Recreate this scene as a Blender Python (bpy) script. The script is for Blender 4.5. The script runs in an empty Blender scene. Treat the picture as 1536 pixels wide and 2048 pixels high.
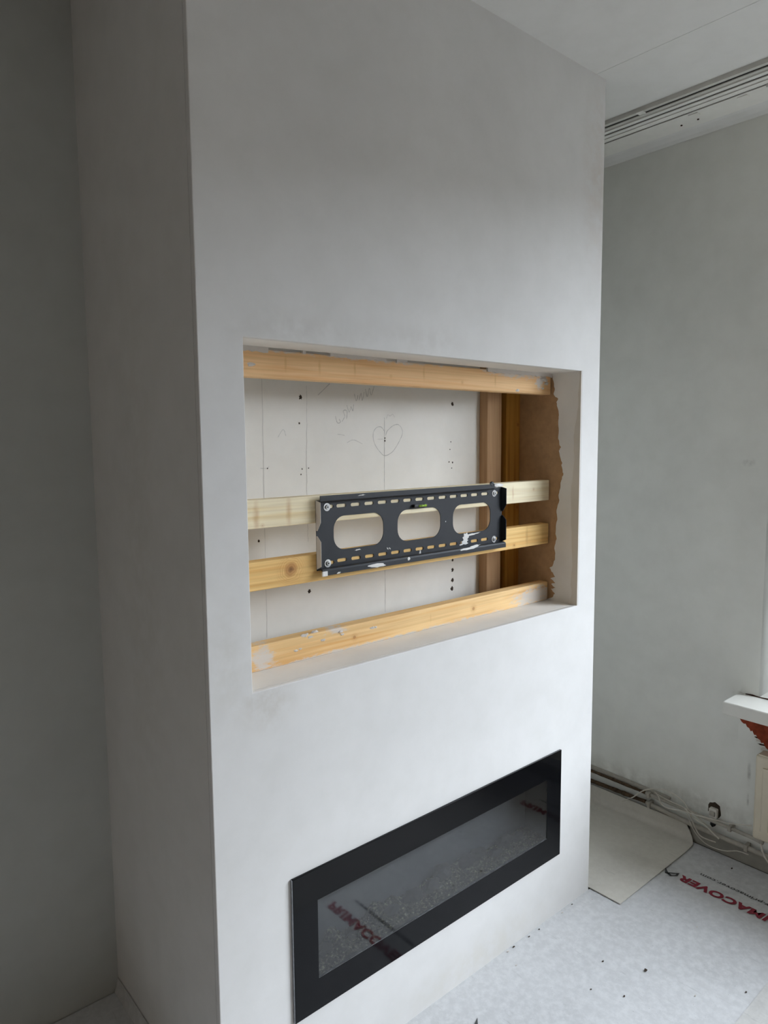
import bpy, bmesh, math, random
from mathutils import Vector, Matrix, noise

random.seed(7)
scene = bpy.context.scene
col = scene.collection

# ------------------------------------------------------------------ camera
CAM = Vector((-0.792, -1.6099, 1.9335))
YAW, PITCH, ROLL, FPX = 0.7097, -0.0996, -0.0082, 1410.5
f = Vector((math.sin(YAW) * math.cos(PITCH), math.cos(YAW) * math.cos(PITCH), math.sin(PITCH)))
r0 = Vector((math.cos(YAW), -math.sin(YAW), 0))
u0 = r0.cross(f)
r = math.cos(ROLL) * r0 + math.sin(ROLL) * u0
u = -math.sin(ROLL) * r0 + math.cos(ROLL) * u0
cd = bpy.data.cameras.new('camera')
cd.sensor_fit = 'VERTICAL'
cd.sensor_height = 36.0
cd.sensor_width = 27.0
cd.lens = FPX / 2048 * 36.0
cd.clip_start = 0.02
cam = bpy.data.objects.new('camera', cd)
col.objects.link(cam)
m3 = Matrix((r, u, -f)).transposed()
cam.matrix_world = Matrix.Translation(CAM) @ m3.to_4x4()
scene.camera = cam

# ------------------------------------------------------------------ light
WY0, WY1, WZ0, WZ1 = -0.386, -4.00, 0.79, 3.10       # the window opening in the right wall
world = bpy.data.worlds.new('overcast_sky')
scene.world = world
world.use_nodes = True
bg = world.node_tree.nodes['Background']
bg.inputs['Color'].default_value = (0.88, 0.95, 1.06, 1)
bg.inputs['Strength'].default_value = 15.6
pl = bpy.data.lights.new('window_portal', 'AREA')
pl.shape = 'RECTANGLE'
pl.size = WZ1 - WZ0
pl.size_y = WY0 - WY1
pl.cycles.is_portal = True
po = bpy.data.objects.new('window_portal', pl)
col.objects.link(po)
po.location = (2.81, (WY0 + WY1) / 2, (WZ0 + WZ1) / 2)
po.rotation_euler = (0, math.pi / 2, 0)

scene.view_settings.view_transform = 'Standard'
scene.view_settings.look = 'None'
scene.view_settings.gamma = 1
scene.view_settings.use_curve_mapping = False
scene.view_settings.exposure = 0.0
scene.cycles.max_bounces = 8
scene.cycles.diffuse_bounces = 4
scene.cycles.use_adaptive_sampling = True
scene.cycles.adaptive_threshold = 0.08
scene.cycles.time_limit = 850.0
scene.cycles.glossy_bounces = 3
scene.cycles.transparent_max_bounces = 12

# ------------------------------------------------------------------ dimensions
WB, ZC, D = 1.737, 3.313, 0.783            # chimney breast width, ceiling height, depth
NX0, NX1, NZ0, NZ1 = 0.1256, 1.617, 1.270, 2.201
FX0, FX1, FZ0, FZ1 = 0.2308, 1.5108, 0.259, 0.6997
GX0, GX1, GZ0, GZ1 = 0.3164, 1.4215, 0.3582, 0.6025
WR = 2.45                                   # right (window) wall
XL, YF = -2.7, -5.6                         # rest of the room
BY = 0.346                                  # old wall inside the niche
BAT = 0.145                                 # front face of the battens


# ------------------------------------------------------------------ material helpers
def s2l(c):
    return tuple(((v / 255) / 12.92 if v / 255 <= 0.04045 else ((v / 255 + 0.055) / 1.055) ** 2.4) for v in c) + (1.0,)


class NT:
    def __init__(self, name):
        self.m = bpy.data.materials.new(name)
        self.m.use_nodes = True
        self.t = self.m.node_tree
        self.b = self.t.nodes['Principled BSDF']
        self.out = self.t.nodes['Material Output']
        self.tc = self.n('ShaderNodeTexCoord')

    def n(self, kind, **kw):
        nd = self.t.nodes.new(kind)
        for k, v in kw.items():
            setattr(nd, k, v)
        return nd

    def l(self, a, b):
        self.t.links.new(a, b)

    def mapping(self, scale=(1, 1, 1), loc=(0, 0, 0)):
        mp = self.n('ShaderNodeMapping')
        mp.inputs['Scale'].default_value = scale
        mp.inputs['Location'].default_value = loc
        self.l(self.tc.outputs['Object'], mp.inputs['Vector'])
        return mp.outputs['Vector']

    def noise(self, scale, detail=4, rough=0.55, vec=None, dist=0.0):
        nd = self.n('ShaderNodeTexNoise')
        nd.inputs['Scale'].default_value = scale
        nd.inputs['Detail'].default_value = detail
        nd.inputs['Roughness'].default_value = rough
        nd.inputs['Distortion'].default_value = dist
        self.l(vec if vec is not None else self.tc.outputs['Object'], nd.inputs['Vector'])
        return nd.outputs['Fac']

    def ramp(self, fac, stops):
        nd = self.n('ShaderNodeValToRGB')
        el = nd.color_ramp.elements
        while len(el) < len(stops):
            el.new(0.5)
        for e, (p, c) in zip(el, stops):
            e.position = p
            e.color = c if len(c) == 4 else tuple(c) + (1,)
        self.l(fac, nd.inputs['Fac'])
        return nd.outputs['Color']

    def mix(self, fac, a, b, blend='MIX'):
        nd = self.n('ShaderNodeMix', data_type='RGBA', blend_type=blend)
        for sock, v in ((nd.inputs[0], fac), (nd.inputs[6], a), (nd.inputs[7], b)):
            if isinstance(v, (int, float)):
                sock.default_value = v
            elif isinstance(v, tuple):
                sock.default_value = v
            else:
                self.l(v, sock)
        return nd.outputs[2]

    def math(self, op, a, b=0.0, clamp=False):
        nd = self.n('ShaderNodeMath', operation=op, use_clamp=clamp)
        for sock, v in ((nd.inputs[0], a), (nd.inputs[1], b)):
            if isinstance(v, (int, float)):
                sock.default_value = v
            else:
                self.l(v, sock)
        return nd.outputs[0]

    def smooth(self, v, a, b, inv=False):
        nd = self.n('ShaderNodeMapRange', interpolation_type='SMOOTHSTEP')
        nd.inputs['From Min'].default_value = a
        nd.inputs['From Max'].default_value = b
        nd.inputs['To Min'].default_value = 1.0 if inv else 0.0
        nd.inputs['To Max'].default_value = 0.0 if inv else 1.0
        self.l(v, nd.inputs['Value'])
        return nd.outputs['Result']

    def spot(self, pt, rad, sx=(1, 1, 1), vec=None):
        """1 at pt falling to 0 at distance rad"""
        mp = self.n('ShaderNodeMapping')
        mp.inputs['Scale'].default_value = sx
        mp.inputs['Location'].default_value = tuple(-p * s for p, s in zip(pt, sx))
        self.l(vec if vec is not None else self.tc.outputs['Object'], mp.inputs['Vector'])
        ln = self.n('ShaderNodeVectorMath', operation='LENGTH')
        self.l(mp.outputs['Vector'], ln.inputs[0])
        return self.smooth(ln.outputs['Value'], 0, rad, inv=True), ln.outputs['Value']

    def bump(self, h, strength, dist=0.01):
        nd = self.n('ShaderNodeBump')
        nd.inputs['Strength'].default_value = strength
        nd.inputs['Distance'].default_value = dist
        self.l(h, nd.inputs['Height'])
        self.l(nd.outputs['Normal'], self.b.inputs['Normal'])

    def color(self, c):
        if isinstance(c, tuple):
            self.b.inputs['Base Color'].default_value = c
        else:
            self.l(c, self.b.inputs['Base Color'])

    def rough(self, v, spec=0.4):
        self.b.inputs['Roughness'].default_value = v
        self.b.inputs['Specular IOR Level'].default_value = spec


def plain(name, rgb, rough=0.7, spec=0.3, metal=0.0, var=0.06, scale=30, bump=0.0):
    t = NT(name)
    c = s2l(rgb)
    if var:
        n = t.noise(scale, 4)
        a = tuple(v * (1 - var) for v in c[:3]) + (1,)
        b = tuple(min(1, v * (1 + var)) for v in c[:3]) + (1,)
        t.color(t.ramp(n, [(0.3, a), (0.7, b)]))
        if bump:
            t.bump(n, bump, 0.004)
    else:
        t.color(c)
    t.rough(rough, spec)
    t.b.inputs['Metallic'].default_value = metal
    return t.m


def plaster(name, rgb, stains=(), var=0.05, fine=0.12, rough=0.75):
    t = NT(name)
    c = s2l(rgb)
    n1 = t.noise(1.6, 3, 0.6)
    n2 = t.noise(9, 4, 0.6)
    a = tuple(v * (1 - var) for v in c[:3]) + (1,)
    b = tuple(min(1, v * (1 + var)) for v in c[:3]) + (1,)
    base = t.ramp(n1, [(0.32, a), (0.68, b)])
    n2c = t.ramp(n2, [(0.3, (0.93, 0.93, 0.92, 1)), (0.6, (1, 1, 1, 1))])
    base = t.mix(0.6, base, n2c, 'MULTIPLY')
    nn = t.noise(16, 4, 0.6) if stains else None
    for pt, rad, sx, rgb2, amt in stains:
        sp, _ = t.spot(pt, rad, sx)
        msk = t.math('MULTIPLY', sp, t.smooth(nn, 0.30, 0.66))
        base = t.mix(t.math('MULTIPLY', msk, amt), base, s2l(rgb2))
    t.color(base)
    t.rough(rough, 0.25)
    h = t.math('ADD', t.math('MULTIPLY', n1, 1.0), t.math('MULTIPLY', n2, 0.25))
    t.bump(h, fine, 0.02)
    return t.m


def wood(name, rgb_a, rgb_b, axis=0, knots=(), smears=(), seed=0.0):
    """softwood with grain along the axis; knots = (point, radius); smears = (point, scale, radius) of plaster"""
    t = NT(name)
    sc = [38, 38, 38]
    sc[axis] = 1.3
    v = t.mapping(tuple(sc), (seed, seed * 1.7, seed * 0.6))
    g = t.noise(1.0, 3, 0.5, v, 0.3)
    sc2 = [160, 160, 160]
    sc2[axis] = 3
    g2 = t.noise(1.0, 2, 0.5, t.mapping(tuple(sc2), (seed, 0, 0)))
    ca, cb = s2l(rgb_a), s2l(rgb_b)
    base = t.ramp(g, [(0.30, cb), (0.48, ca), (0.60, ca), (0.75, cb)])
    base = t.mix(0.45, base, t.ramp(g2, [(0.3, (0.72, 0.66, 0.58, 1)), (0.62, (1, 1, 1, 1))]), 'MULTIPLY')
    big = t.noise(3.0, 2, 0.5)
    base = t.mix(0.5, base, t.ramp(big, [(0.35, (0.86, 0.80, 0.72, 1)), (0.65, (1, 1, 1, 1))]), 'MULTIPLY')
    if knots:
        nv = t.n('ShaderNodeTexNoise')
        nv.inputs['Scale'].default_value = 45
        nv.inputs['Detail'].default_value = 1
        t.l(t.tc.outputs['Object'], nv.inputs['Vector'])
    for pt, rad, *kind in knots:
        spike = bool(kind)
        wob = t.n('ShaderNodeVectorMath', operation='MULTIPLY_ADD')
        t.l(nv.outputs['Color'], wob.inputs[0])
        wob.inputs[1].default_value = (rad * 0.6,) * 3
        t.l(t.tc.outputs['Object'], wob.inputs[2])
        p2 = tuple(q + rad * 0.3 for q in pt)
        sx = [0.85, 0.15, 0.85]
        if spike:                       # a branch cut lengthwise: a band across the face
            sx = [0.22, 0.15, 0.22]
            sx[axis] = 1.0
        else:
            sx[axis] = 0.8
        sp, dd = t.spot(p2, rad, tuple(sx), wob.outputs[0])
        if spike:
            base = t.mix(t.math('MULTIPLY', sp, 0.55), base, s2l((190, 140, 80)))
            continue
        ring = t.math('SINE', t.math('MULTIPLY', dd, 24 / rad))
        halo = t.smooth(dd, rad * 0.9, rad * 2.4, True)
        base = t.mix(t.math('MULTIPLY', halo, t.math('ADD', t.math('MULTIPLY', ring, 0.16), 0.22), True), base, s2l((186, 126, 64)))
        base = t.mix(t.math('MULTIPLY', t.smooth(dd, rad * 0.6, rad * 1.0, True), 0.55), base, s2l((164, 104, 54)))
        base = t.mix(t.math('MULTIPLY', t.smooth(dd, rad * 0.05, rad * 0.55, True), 0.8), base, s2l((92, 54, 34)))
    for pt, sx, rad, amt in smears:
        sp, _ = t.spot(pt, rad, sx)
        v2 = t.mapping((34, 34, 90))
        nn = t.noise(1.0, 4, 0.75, v2)
        k = t.math('MULTIPLY', t.smooth(t.math('ADD', t.math('MULTIPLY', nn, 0.9), t.math('MULTIPLY', sp, amt)), 0.66, 0.92), 0.85)
        k = t.math('MULTIPLY', k, t.smooth(sp, 0.0, 0.12))
        base = t.mix(k, base, s2l((214, 208, 202)))
    t.color(base)
    t.rough(0.65, 0.3)
    t.bump(g2, 0.15, 0.002)
    return t.m


# ------------------------------------------------------------------ mesh helpers
def finish(name, bm, mat, parent=None, loc=None, smooth=False, bevel=0.0, seg=2):
    """world-space bmesh -> object; origin at loc (or the parent's origin, or the base of the mesh)"""
    bm.normal_update()
    if bevel:
        bmesh.ops.remove_doubles(bm, verts=bm.verts, dist=1e-6)
        ed = [e for e in bm.edges if len(e.link_faces) == 2 and e.calc_face_angle(0) > 0.5]
        bmesh.ops.bevel(bm, geom=ed, offset=bevel, segments=seg, affect='EDGES', profile=0.5)
    org = Vector((0, 0, 0))
    if parent is not None:
        q = parent
        while q is not None:
            org += q.location
            q = q.parent
    else:
        if loc is None:
            lo = [min(v.co[i] for v in bm.verts) for i in range(3)]
            hi = [max(v.co[i] for v in bm.verts) for i in range(3)]
            loc = ((lo[0] + hi[0]) / 2, (lo[1] + hi[1]) / 2, lo[2])
        org = Vector(loc)
    for v in bm.verts:
        v.co -= org
    me = bpy.data.meshes.new(name)
    bm.to_mesh(me)
    bm.free()
    me.materials.append(mat)
    if smooth:
        for p in me.polygons:
            p.use_smooth = True
    o = bpy.data.objects.new(name, me)
    col.objects.link(o)
    if parent is not None:
        o.parent = parent
    else:
        o.location = org
    return o


def tag(o, label=None, cat=None, group=None, kind=None):
    if label:
        o['label'] = label
    if cat:
        o['category'] = cat
    if group:
        o['group'] = group
    if kind:
        o['kind'] = kind
    return o


def thing(name, loc, label, cat, group=None):
    o = bpy.data.objects.new(name, None)
    o.empty_display_size = 0.05
    col.objects.link(o)
    o.location = loc
    return tag(o, label, cat, group)


def abox(bm, x0, x1, y0, y1, z0, z1):
    x0, x1 = sorted((x0, x1)); y0, y1 = sorted((y0, y1)); z0, z1 = sorted((z0, z1))
    v = [bm.verts.new(c) for c in ((x0, y0, z0), (x1, y0, z0), (x1, y1, z0), (x0, y1, z0),
                                   (x0, y0, z1), (x1, y0, z1), (x1, y1, z1), (x0, y1, z1))]
    for q in ((0, 3, 2, 1), (4, 5, 6, 7), (0, 1, 5, 4), (1, 2, 6, 5), (2, 3, 7, 6), (3, 0, 4, 7)):
        bm.faces.new([v[i] for i in q])
    return bm


def box(name, x0, x1, y0, y1, z0, z1, mat, parent=None, bevel=0.0, **kw):
    return finish(name, abox(bmesh.new(), x0, x1, y0, y1, z0, z1), mat, parent, bevel=bevel, **kw)


def prism(bm, pts, axis, a0, a1):
    """extrude a polygon along an axis; pts are the two remaining coordinates in x,y,z order"""
    def co(p, a):
        q = list(p)
        q.insert(axis, a)
        return q
    A = [bm.verts.new(co(p, a0)) for p in pts]
    B = [bm.verts.new(co(p, a1)) for p in pts]
    n = len(pts)
    bm.faces.new(A)
    bm.faces.new(B[::-1])
    for i in range(n):
        bm.faces.new((A[i], B[i], B[(i + 1) % n], A[(i + 1) % n]))
    bmesh.ops.recalc_face_normals(bm, faces=bm.faces)
    return bm


def spline_pts(pts, sub=6):
    P = [Vector(p) for p in pts]
    out = []
    for i in range(len(P) - 1):
        p0 = P[max(i - 1, 0)]; p1 = P[i]; p2 = P[i + 1]; p3 = P[min(i + 2, len(P) - 1)]
        for k in range(sub):
            t = k / sub
            out.append(0.5 * ((2 * p1) + (p2 - p0) * t + (2 * p0 - 5 * p1 + 4 * p2 - p3) * t * t + (3 * p1 - p0 - 3 * p2 + p3) * t ** 3))
    out.append(P[-1])
    return out


def tube(bm, pts, rad, n=8, caps=True):
    rings = []
    up = Vector((0, 0, 1))
    for i, p in enumerate(pts):
        d = (pts[min(i + 1, len(pts) - 1)] - pts[max(i - 1, 0)]).normalized()
        if abs(d.dot(up)) > 0.95:
            up = Vector((1, 0, 0))
        a = d.cross(up).normalized()
        b = a.cross(d).normalized()
        up = b
        rr = rad[i] if isinstance(rad, (list, tuple)) else rad
        rings.append([bm.verts.new(p + rr * (math.cos(2 * math.pi * k / n) * a + math.sin(2 * math.pi * k / n) * b)) for k in range(n)])
    for A, B in zip(rings, rings[1:]):
        for k in range(n):
            bm.faces.new((A[k], A[(k + 1) % n], B[(k + 1) % n], B[k]))
    if caps:
        bm.faces.new(rings[0][::-1])
        bm.faces.new(rings[-1])
    bmesh.ops.recalc_face_normals(bm, faces=bm.faces)
    return bm


def holed(name, outer, holes, depth, place, mat, parent=None, bevel=0.0, loc=None):
    """flat plate with holes: 2D outlines in (a, b), extruded by depth; place(a, b, d) -> world"""
    cu = bpy.data.curves.new('outline', 'CURVE')
    cu.dimensions = '2D'
    cu.fill_mode = 'BOTH'
    cu.extrude = depth / 2
    for ring in [outer] + holes:
        sp = cu.splines.new('POLY')
        sp.points.add(len(ring) - 1)
        for q, (a, b) in zip(sp.points, ring):
            q.co = (a, b, 0, 1)
        sp.use_cyclic_u = True
    ob = bpy.data.objects.new('outline', cu)
    col.objects.link(ob)
    dg = bpy.context.evaluated_depsgraph_get()
    me = bpy.data.meshes.new_from_object(ob.evaluated_get(dg))
    bpy.data.objects.remove(ob)
    bpy.data.curves.remove(cu)
    bm = bmesh.new()
    bm.from_mesh(me)
    bpy.data.meshes.remove(me)
    bmesh.ops.remove_doubles(bm, verts=bm.verts, dist=1e-6)
    for v in bm.verts:
        v.co = Vector(place(v.co.x, v.co.y, v.co.z + depth / 2))
    bmesh.ops.recalc_face_normals(bm, faces=bm.faces)
    return finish(name, bm, mat, parent, loc=loc, bevel=bevel)


def rect(a0, a1, b0, b1):
    return [(a0, b0), (a1, b0), (a1, b1), (a0, b1)]


def rrect(a0, a1, b0, b1, rad, n=6):
    out = []
    for cx, cy, s in ((a1 - rad, b1 - rad, 0), (a0 + rad, b1 - rad, 1), (a0 + rad, b0 + rad, 2), (a1 - rad, b0 + rad, 3)):
        for k in range(n + 1):
            t = math.pi / 2 * (s + k / n)
            out.append((cx + rad * math.cos(t), cy + rad * math.sin(t)))
    return out


def blob(bm, c, axes, jag=0.25, n=14, thick=0.002, seed=0):
    """irregular flat patch: centre c, in-plane half axes (two vectors), thin with a domed middle"""
    rnd = random.Random(seed)
    c = Vector(c); A = Vector(axes[0]); B = Vector(axes[1]); N = A.cross(B).normalized()
    ro = []; rt = []
    for k in range(n):
        t = 2 * math.pi * k / n
        s = 1 + rnd.uniform(-jag, jag)
        d = (A * math.cos(t) + B * math.sin(t)) * s
        ro.append(bm.verts.new(c + d))
        rt.append(bm.verts.new(c + d * 0.8 + N * thick))
    top = bm.verts.new(c + N * thick * 1.2)
    for k in range(n):
        j = (k + 1) % n
        bm.faces.new((ro[k], ro[j], rt[j], rt[k]))
        bm.faces.new((rt[k], rt[j], top))
    bm.faces.new(ro[::-1])
    return bm


def lump(bm, c, rad, seed=0, squash=(1, 1, 1), rough=0.35, sub=1):
    rnd = random.Random(seed)
    g = bmesh.ops.create_icosphere(bm, subdivisions=sub, radius=1.0)
    for v in g['verts']:
        k = 1 + rnd.uniform(-rough, rough)
        v.co = Vector(c) + Vector((v.co.x * squash[0], v.co.y * squash[1], v.co.z * squash[2])) * rad * k
    return bm


# ------------------------------------------------------------------ materials
M = {}
M['breast'] = plaster('breast_plaster', (226, 224, 221), var=0.035, fine=0.10, stains=[
    ((0.17, 0, 1.235), 0.13, (1, 0.2, 1.1), (196, 188, 176), 0.55),
    ((0.06, 0, 1.36), 0.16, (1.6, 0.2, 0.6), (206, 202, 192), 0.4),
    ((0.30, 0, 2.23), 0.18, (0.5, 0.2, 2.2), (200, 196, 190), 0.45),
    ((0.75, 0, 2.24), 0.16, (0.5, 0.2, 2.0), (204, 200, 194), 0.4),
    ((1.70, 0, 2.95), 0.25, (1.6, 0.2, 0.5), (205, 190, 178), 0.4),
    ((1.05, 0, 0.05), 0.30, (0.5, 0.2, 2.6), (214, 208, 194), 0.4),
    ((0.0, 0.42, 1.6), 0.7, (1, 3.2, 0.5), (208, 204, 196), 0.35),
])
M['roomwall'] = plaster('bare_room_plaster', (174, 156, 136), var=0.08, fine=0.2)
M['oldwall'] = plaster('old_wall_paint', (198, 200, 196), var=0.05, fine=0.16)
M['rightwall'] = plaster('window_wall_paint', (238, 238, 231), var=0.05, fine=0.14, stains=[
    ((0, -0.30, 1.83), 0.035, (0.2, 1, 1.4), (140, 136, 126), 0.8),
    ((0, -0.36, 0.42), 0.05, (0.2, 4.0, 0.6), (140, 136, 128), 0.6),
    ((0, -0.36, 0.30), 0.03, (0.2, 4.0, 0.6), (140, 136, 128), 0.6),
    ((0, 0.2, 0.18), 0.25, (0.2, 0.4, 2.5), (184, 180, 168), 0.5),
    ((0, -0.2, 0.2), 0.25, (0.2, 0.5, 2.5), (184, 180, 168), 0.4)])
M['ceiling'] = plaster('ceiling_paint', (232, 230, 226), var=0.02, fine=0.05)
M['nicheback'] = plaster('niche_back_paint', (243, 239, 231), var=0.04, fine=0.22)
M['return'] = plaster('niche_return_plaster', (234, 230, 224), var=0.06, fine=0.15)
M['filler'] = plaster('filler_plaster', (212, 204, 196), var=0.08, fine=0.4)
M['fibre'] = plain('fibreboard', (182, 146, 108), 0.85, 0.15, var=0.10, scale=40)
M['bead'] = plaster('bead_plaster', (220, 213, 202), var=0.04, fine=0.1)
M['pencil'] = plain('pencil_graphite', (198, 194, 188), 0.6, 0.3, var=0.0)
M['pencil_faint'] = plain('pencil_faint', (216, 212, 205), 0.6, 0.3, var=0.0)
M['hole'] = plain('dirty_hole', (70, 60, 50), 0.9, 0.1, var=0.3, scale=200)
M['concrete'] = plain('subfloor', (120, 118, 112), 0.9, 0.1, var=0.1, scale=8)
M['blackmetal'] = plain('black_powder_coat', (36, 39, 44), 0.45, 0.4, var=0.10, scale=25)
M['zinc'] = plain('zinc_steel', (200, 200, 198), 0.35, 0.5, metal=0.7, var=0.05)
M['white'] = plain('splash_plaster', (232, 230, 226), 0.8, 0.2, var=0.05)
M['vial'] = plain('green_vial', (150, 190, 60), 0.15, 0.5, var=0.0)
M['blackplastic'] = plain('black_plastic', (28, 29, 31), 0.4, 0.5, var=0.0)
M['fireglass'] = plain('black_glass', (9, 10, 13), 0.09, 0.24, var=0.0)
M['firebox'] = plain('firebox_grey', (104, 106, 108), 0.55, 0.4, var=0.06, scale=6)
M['fireside'] = plain('firebox_dark', (46, 47, 50), 0.6, 0.3, var=0.0)
M['coal'] = plain('coal_lump', (58, 56, 52), 0.7, 0.4, var=0.35, scale=60)
M['silicone'] = plain('frame_edge', (150, 152, 156), 0.3, 0.5, metal=0.6, var=0.2, scale=90)
M['sill'] = plain('sill_gloss_paint', (226, 224, 216), 0.28, 0.5, var=0.03, scale=10)
M['redbrown'] = plain('red_brown_brick', (140, 62, 40), 0.85, 0.2, var=0.25, scale=40, bump=0.3)
M['darkcrack'] = plain('crack_brown', (64, 42, 32), 0.9, 0.1, var=0.3, scale=120)
M['radiator'] = plain('radiator_enamel', (216, 206, 184), 0.35, 0.45, var=0.04, scale=12)
M['pipe'] = plain('pipe_grey_paint', (176, 170, 158), 0.5, 0.35, var=0.12, scale=40)
M['rust'] = plain('pipe_rust', (82, 66, 50), 0.85, 0.2, var=0.5, scale=90, bump=0.4)
M['skirt'] = plain('skirting_grey', (160, 156, 146), 0.7, 0.25, var=0.10, scale=18)
M['cable'] = plain('cable_white', (214, 208, 196), 0.5, 0.35, var=0.06, scale=60)
M['socket'] = plain('socket_white', (222, 216, 206), 0.4, 0.4, var=0.05, scale=60)
M['rail'] = plain('rail_aluminium', (206, 203, 195), 0.45, 0.4, var=0.05, scale=14)
M['railwhite'] = plain('rail_white', (236, 233, 226), 0.4, 0.4, var=0.03, scale=14)
M['wood_top'] = wood('wood_top', (246, 204, 152), (230, 172, 114), 0,
                     knots=[((x, 0, z), .008, 1) for x, z in ((-.525, .002), (-.405, .0), (-.27, .004), (.03, .006), (.40, .0))] + [((.22, 0, -.015), .004), ((-.12, 0, -.012), .0035)],
                     smears=[((0.52, 0, 0.038), (0.45, 0.2, 3.6), 0.17, 0.5), ((-0.15, 0, 0.042), (0.22, 0.2, 6), 0.17, 0.42), ((.67, 0, .01), (1.5, .2, 1.5), .09, .5), ((-.52, 0, .04), (0.4, .2, 6), .1, .45)], seed=3)
M['wood_pale'] = wood('wood_pale', (252, 240, 208), (244, 224, 178), 0,
                      knots=[((-.635, 0, -.01), .016, 1), ((-.525, 0, 0.0), .015, 1), ((-.615, 0, -.034), .004), ((.51, 0, 0.0), .009, 1), ((.64, 0, .008), .004)], seed=11)
M['wood_gold'] = wood('wood_gold', (246, 206, 136), (228, 172, 98), 0,
                      knots=[((-.522, 0, 0.006), .022), ((.52, 0, -.028), .006), ((.60, 0, 0), .014, 1)], seed=21)
M['wood_low'] = wood('wood_low', (248, 210, 152), (234, 182, 116), 0,
                     knots=[((-.285, 0, -.004), .007), ((.285, 0, -.002), .008), ((.06, 0, 0.0), .006, 1)],
                     smears=[((-.625, 0, 0.0), (1.2, 0.2, 1.3), 0.10, 0.55), ((.66, 0, -0.012), (0.55, 0.2, 2.0), 0.17, 0.52),
                             ((-.30, 0, -.046), (0.20, .2, 5), .17, .55), ((.22, 0, -.046), (0.22, .2, 5), .17, .50), ((-.36, 0, .032), (1.0, .2, 4), .10, .42)], seed=33)
M['wood_stud'] = wood('wood_stud', (206, 168, 128), (184, 140, 98), 2, knots=[((0, 0, .55), .008), ((0.02, 0, -.1), .008)], seed=44)
M['wood_stud2'] = wood('wood_stud2', (204, 150, 70), (176, 118, 48), 2, knots=[((0.03, 0, .3), .009), ((0.03, 0, -.05), .009)], seed=55)


def floor_cover(name, rgb, dust=(232, 232, 232), amt=0.42):
    t = NT(name)
    c = s2l(rgb)
    n1 = t.noise(2.6, 4, 0.62)
    n2 = t.noise(34, 5, 0.72)
    base = t.ramp(n1, [(0.3, tuple(v * 0.86 for v in c[:3]) + (1,)), (0.7, c)])
    base = t.mix(t.math('MULTIPLY', t.smooth(n2, 0.36, 0.70), amt), base, s2l(dust))
    v = t.mapping((60, 9, 1))
    st = t.noise(1.0, 3, 0.6, v)
    base = t.mix(t.math('MULTIPLY', t.smooth(st, 0.62, 0.75), 0.28), base, s2l((150, 150, 148)))
    sp = t.noise(190, 2, 0.5)
    base = t.mix(t.math('MULTIPLY', t.smooth(sp, 0.72, 0.78), 0.5), base, s2l((110, 106, 98)))
    t.color(base)
    t.rough(0.8, 0.2)
    t.bump(t.math('ADD', n1, t.math('MULTIPLY', n2, 0.25)), 0.25, 0.012)
    return t.m


M['cover'] = floor_cover('cover_fleece', (208, 208, 208))
M['cover2'] = floor_cover('cover_fleece_beige', (218, 213, 202), (228, 224, 214), 0.35)
M['cover3'] = floor_cover('cover_fleece_clean', (206, 204, 200), (222, 220, 216), 0.4)
M['printred'] = plain('print_red', (146, 58, 70), 0.8, 0.15, var=0.12, scale=60)
M['printgrey'] = plain('print_grey', (84, 84, 84), 0.8, 0.15, var=0.12, scale=60)


def pane_mat(name, tint, ior=1.5, layers=1.0, rough=0.015):
    """clear glazing: layers counts the reflecting panes behind one another"""
    t = NT(name)
    tr = t.n('ShaderNodeBsdfTransparent')
    tr.inputs['Color'].default_value = tint
    gl = t.n('ShaderNodeBsdfGlossy')
    gl.inputs['Roughness'].default_value = rough
    gl.inputs['Color'].default_value = (1, 1, 1, 1)
    fr = t.n('ShaderNodeFresnel')
    fr.inputs['IOR'].default_value = ior
    mx = t.n('ShaderNodeMixShader')
    ge = t.n('ShaderNodeNewGeometry')
    t.l(t.math('MULTIPLY', t.math('MULTIPLY', fr.outputs[0], layers, True), t.math('SUBTRACT', 1.0, ge.outputs['Backfacing'])), mx.inputs[0])
    t.l(tr.outputs[0], mx.inputs[1])
    t.l(gl.outputs[0], mx.inputs[2])
    t.l(mx.outputs[0], t.out.inputs['Surface'])
    return t.m


M['firepane'] = pane_mat('fire_pane', (0.66, 0.67, 0.68, 1), 1.55, 1.9, 0.045)
M['windowpane'] = pane_mat('window_pane', (0.96, 0.97, 0.97, 1), 1.45)


def crystal():
    t = NT('crystal_media')
    n = t.noise(110, 3, 0.6)
    t.color(t.ramp(n, [(0.3, s2l((48, 46, 40))), (0.55, s2l((112, 110, 92))), (0.72, s2l((214, 208, 172)))]))
    t.rough(0.25, 0.6)
    return t.m


M['crystal'] = crystal()

# ------------------------------------------------------------------ the room shell
def struct(o, label=None):
    return tag(o, label=label, kind='structure')


struct(box('floor', XL - .2, WR + .42, YF - .2, D + .2, -.12, -.004, M['concrete'], loc=(0, 0, -.12)), 'bare grey subfloor under the protective sheets')
ceil = struct(box('ceiling', XL - .2, WR + .42, YF - .2, D + .2, ZC + .012, ZC + .12, M['ceiling'], loc=(0, 0, ZC)), 'painted ceiling board carrying the white panels')
box('ceiling_panel', XL, 1.6711, YF, D, ZC, ZC + .012, M['ceiling'], ceil)
box('ceiling_panel', 1.6729, WR, YF, D, ZC, ZC + .012, M['ceiling'], ceil)
struct(box('wall_back', XL - .2, WR + .42, D, D + .2, -.12, ZC + .12, M['oldwall'], loc=(0, D, 0)), 'grey-green painted alcove wall left of the chimney breast')
struct(box('wall_left', XL - .2, XL, YF - .2, D, -.004, ZC + .012, M['roomwall'], loc=(XL, 0, 0)), 'bare beige plaster wall opposite the window')
struct(box('wall_front', XL, WR, YF - .2, YF, -.004, ZC + .012, M['roomwall'], loc=(0, YF, 0)), 'bare beige plaster wall behind the viewer')
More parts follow.
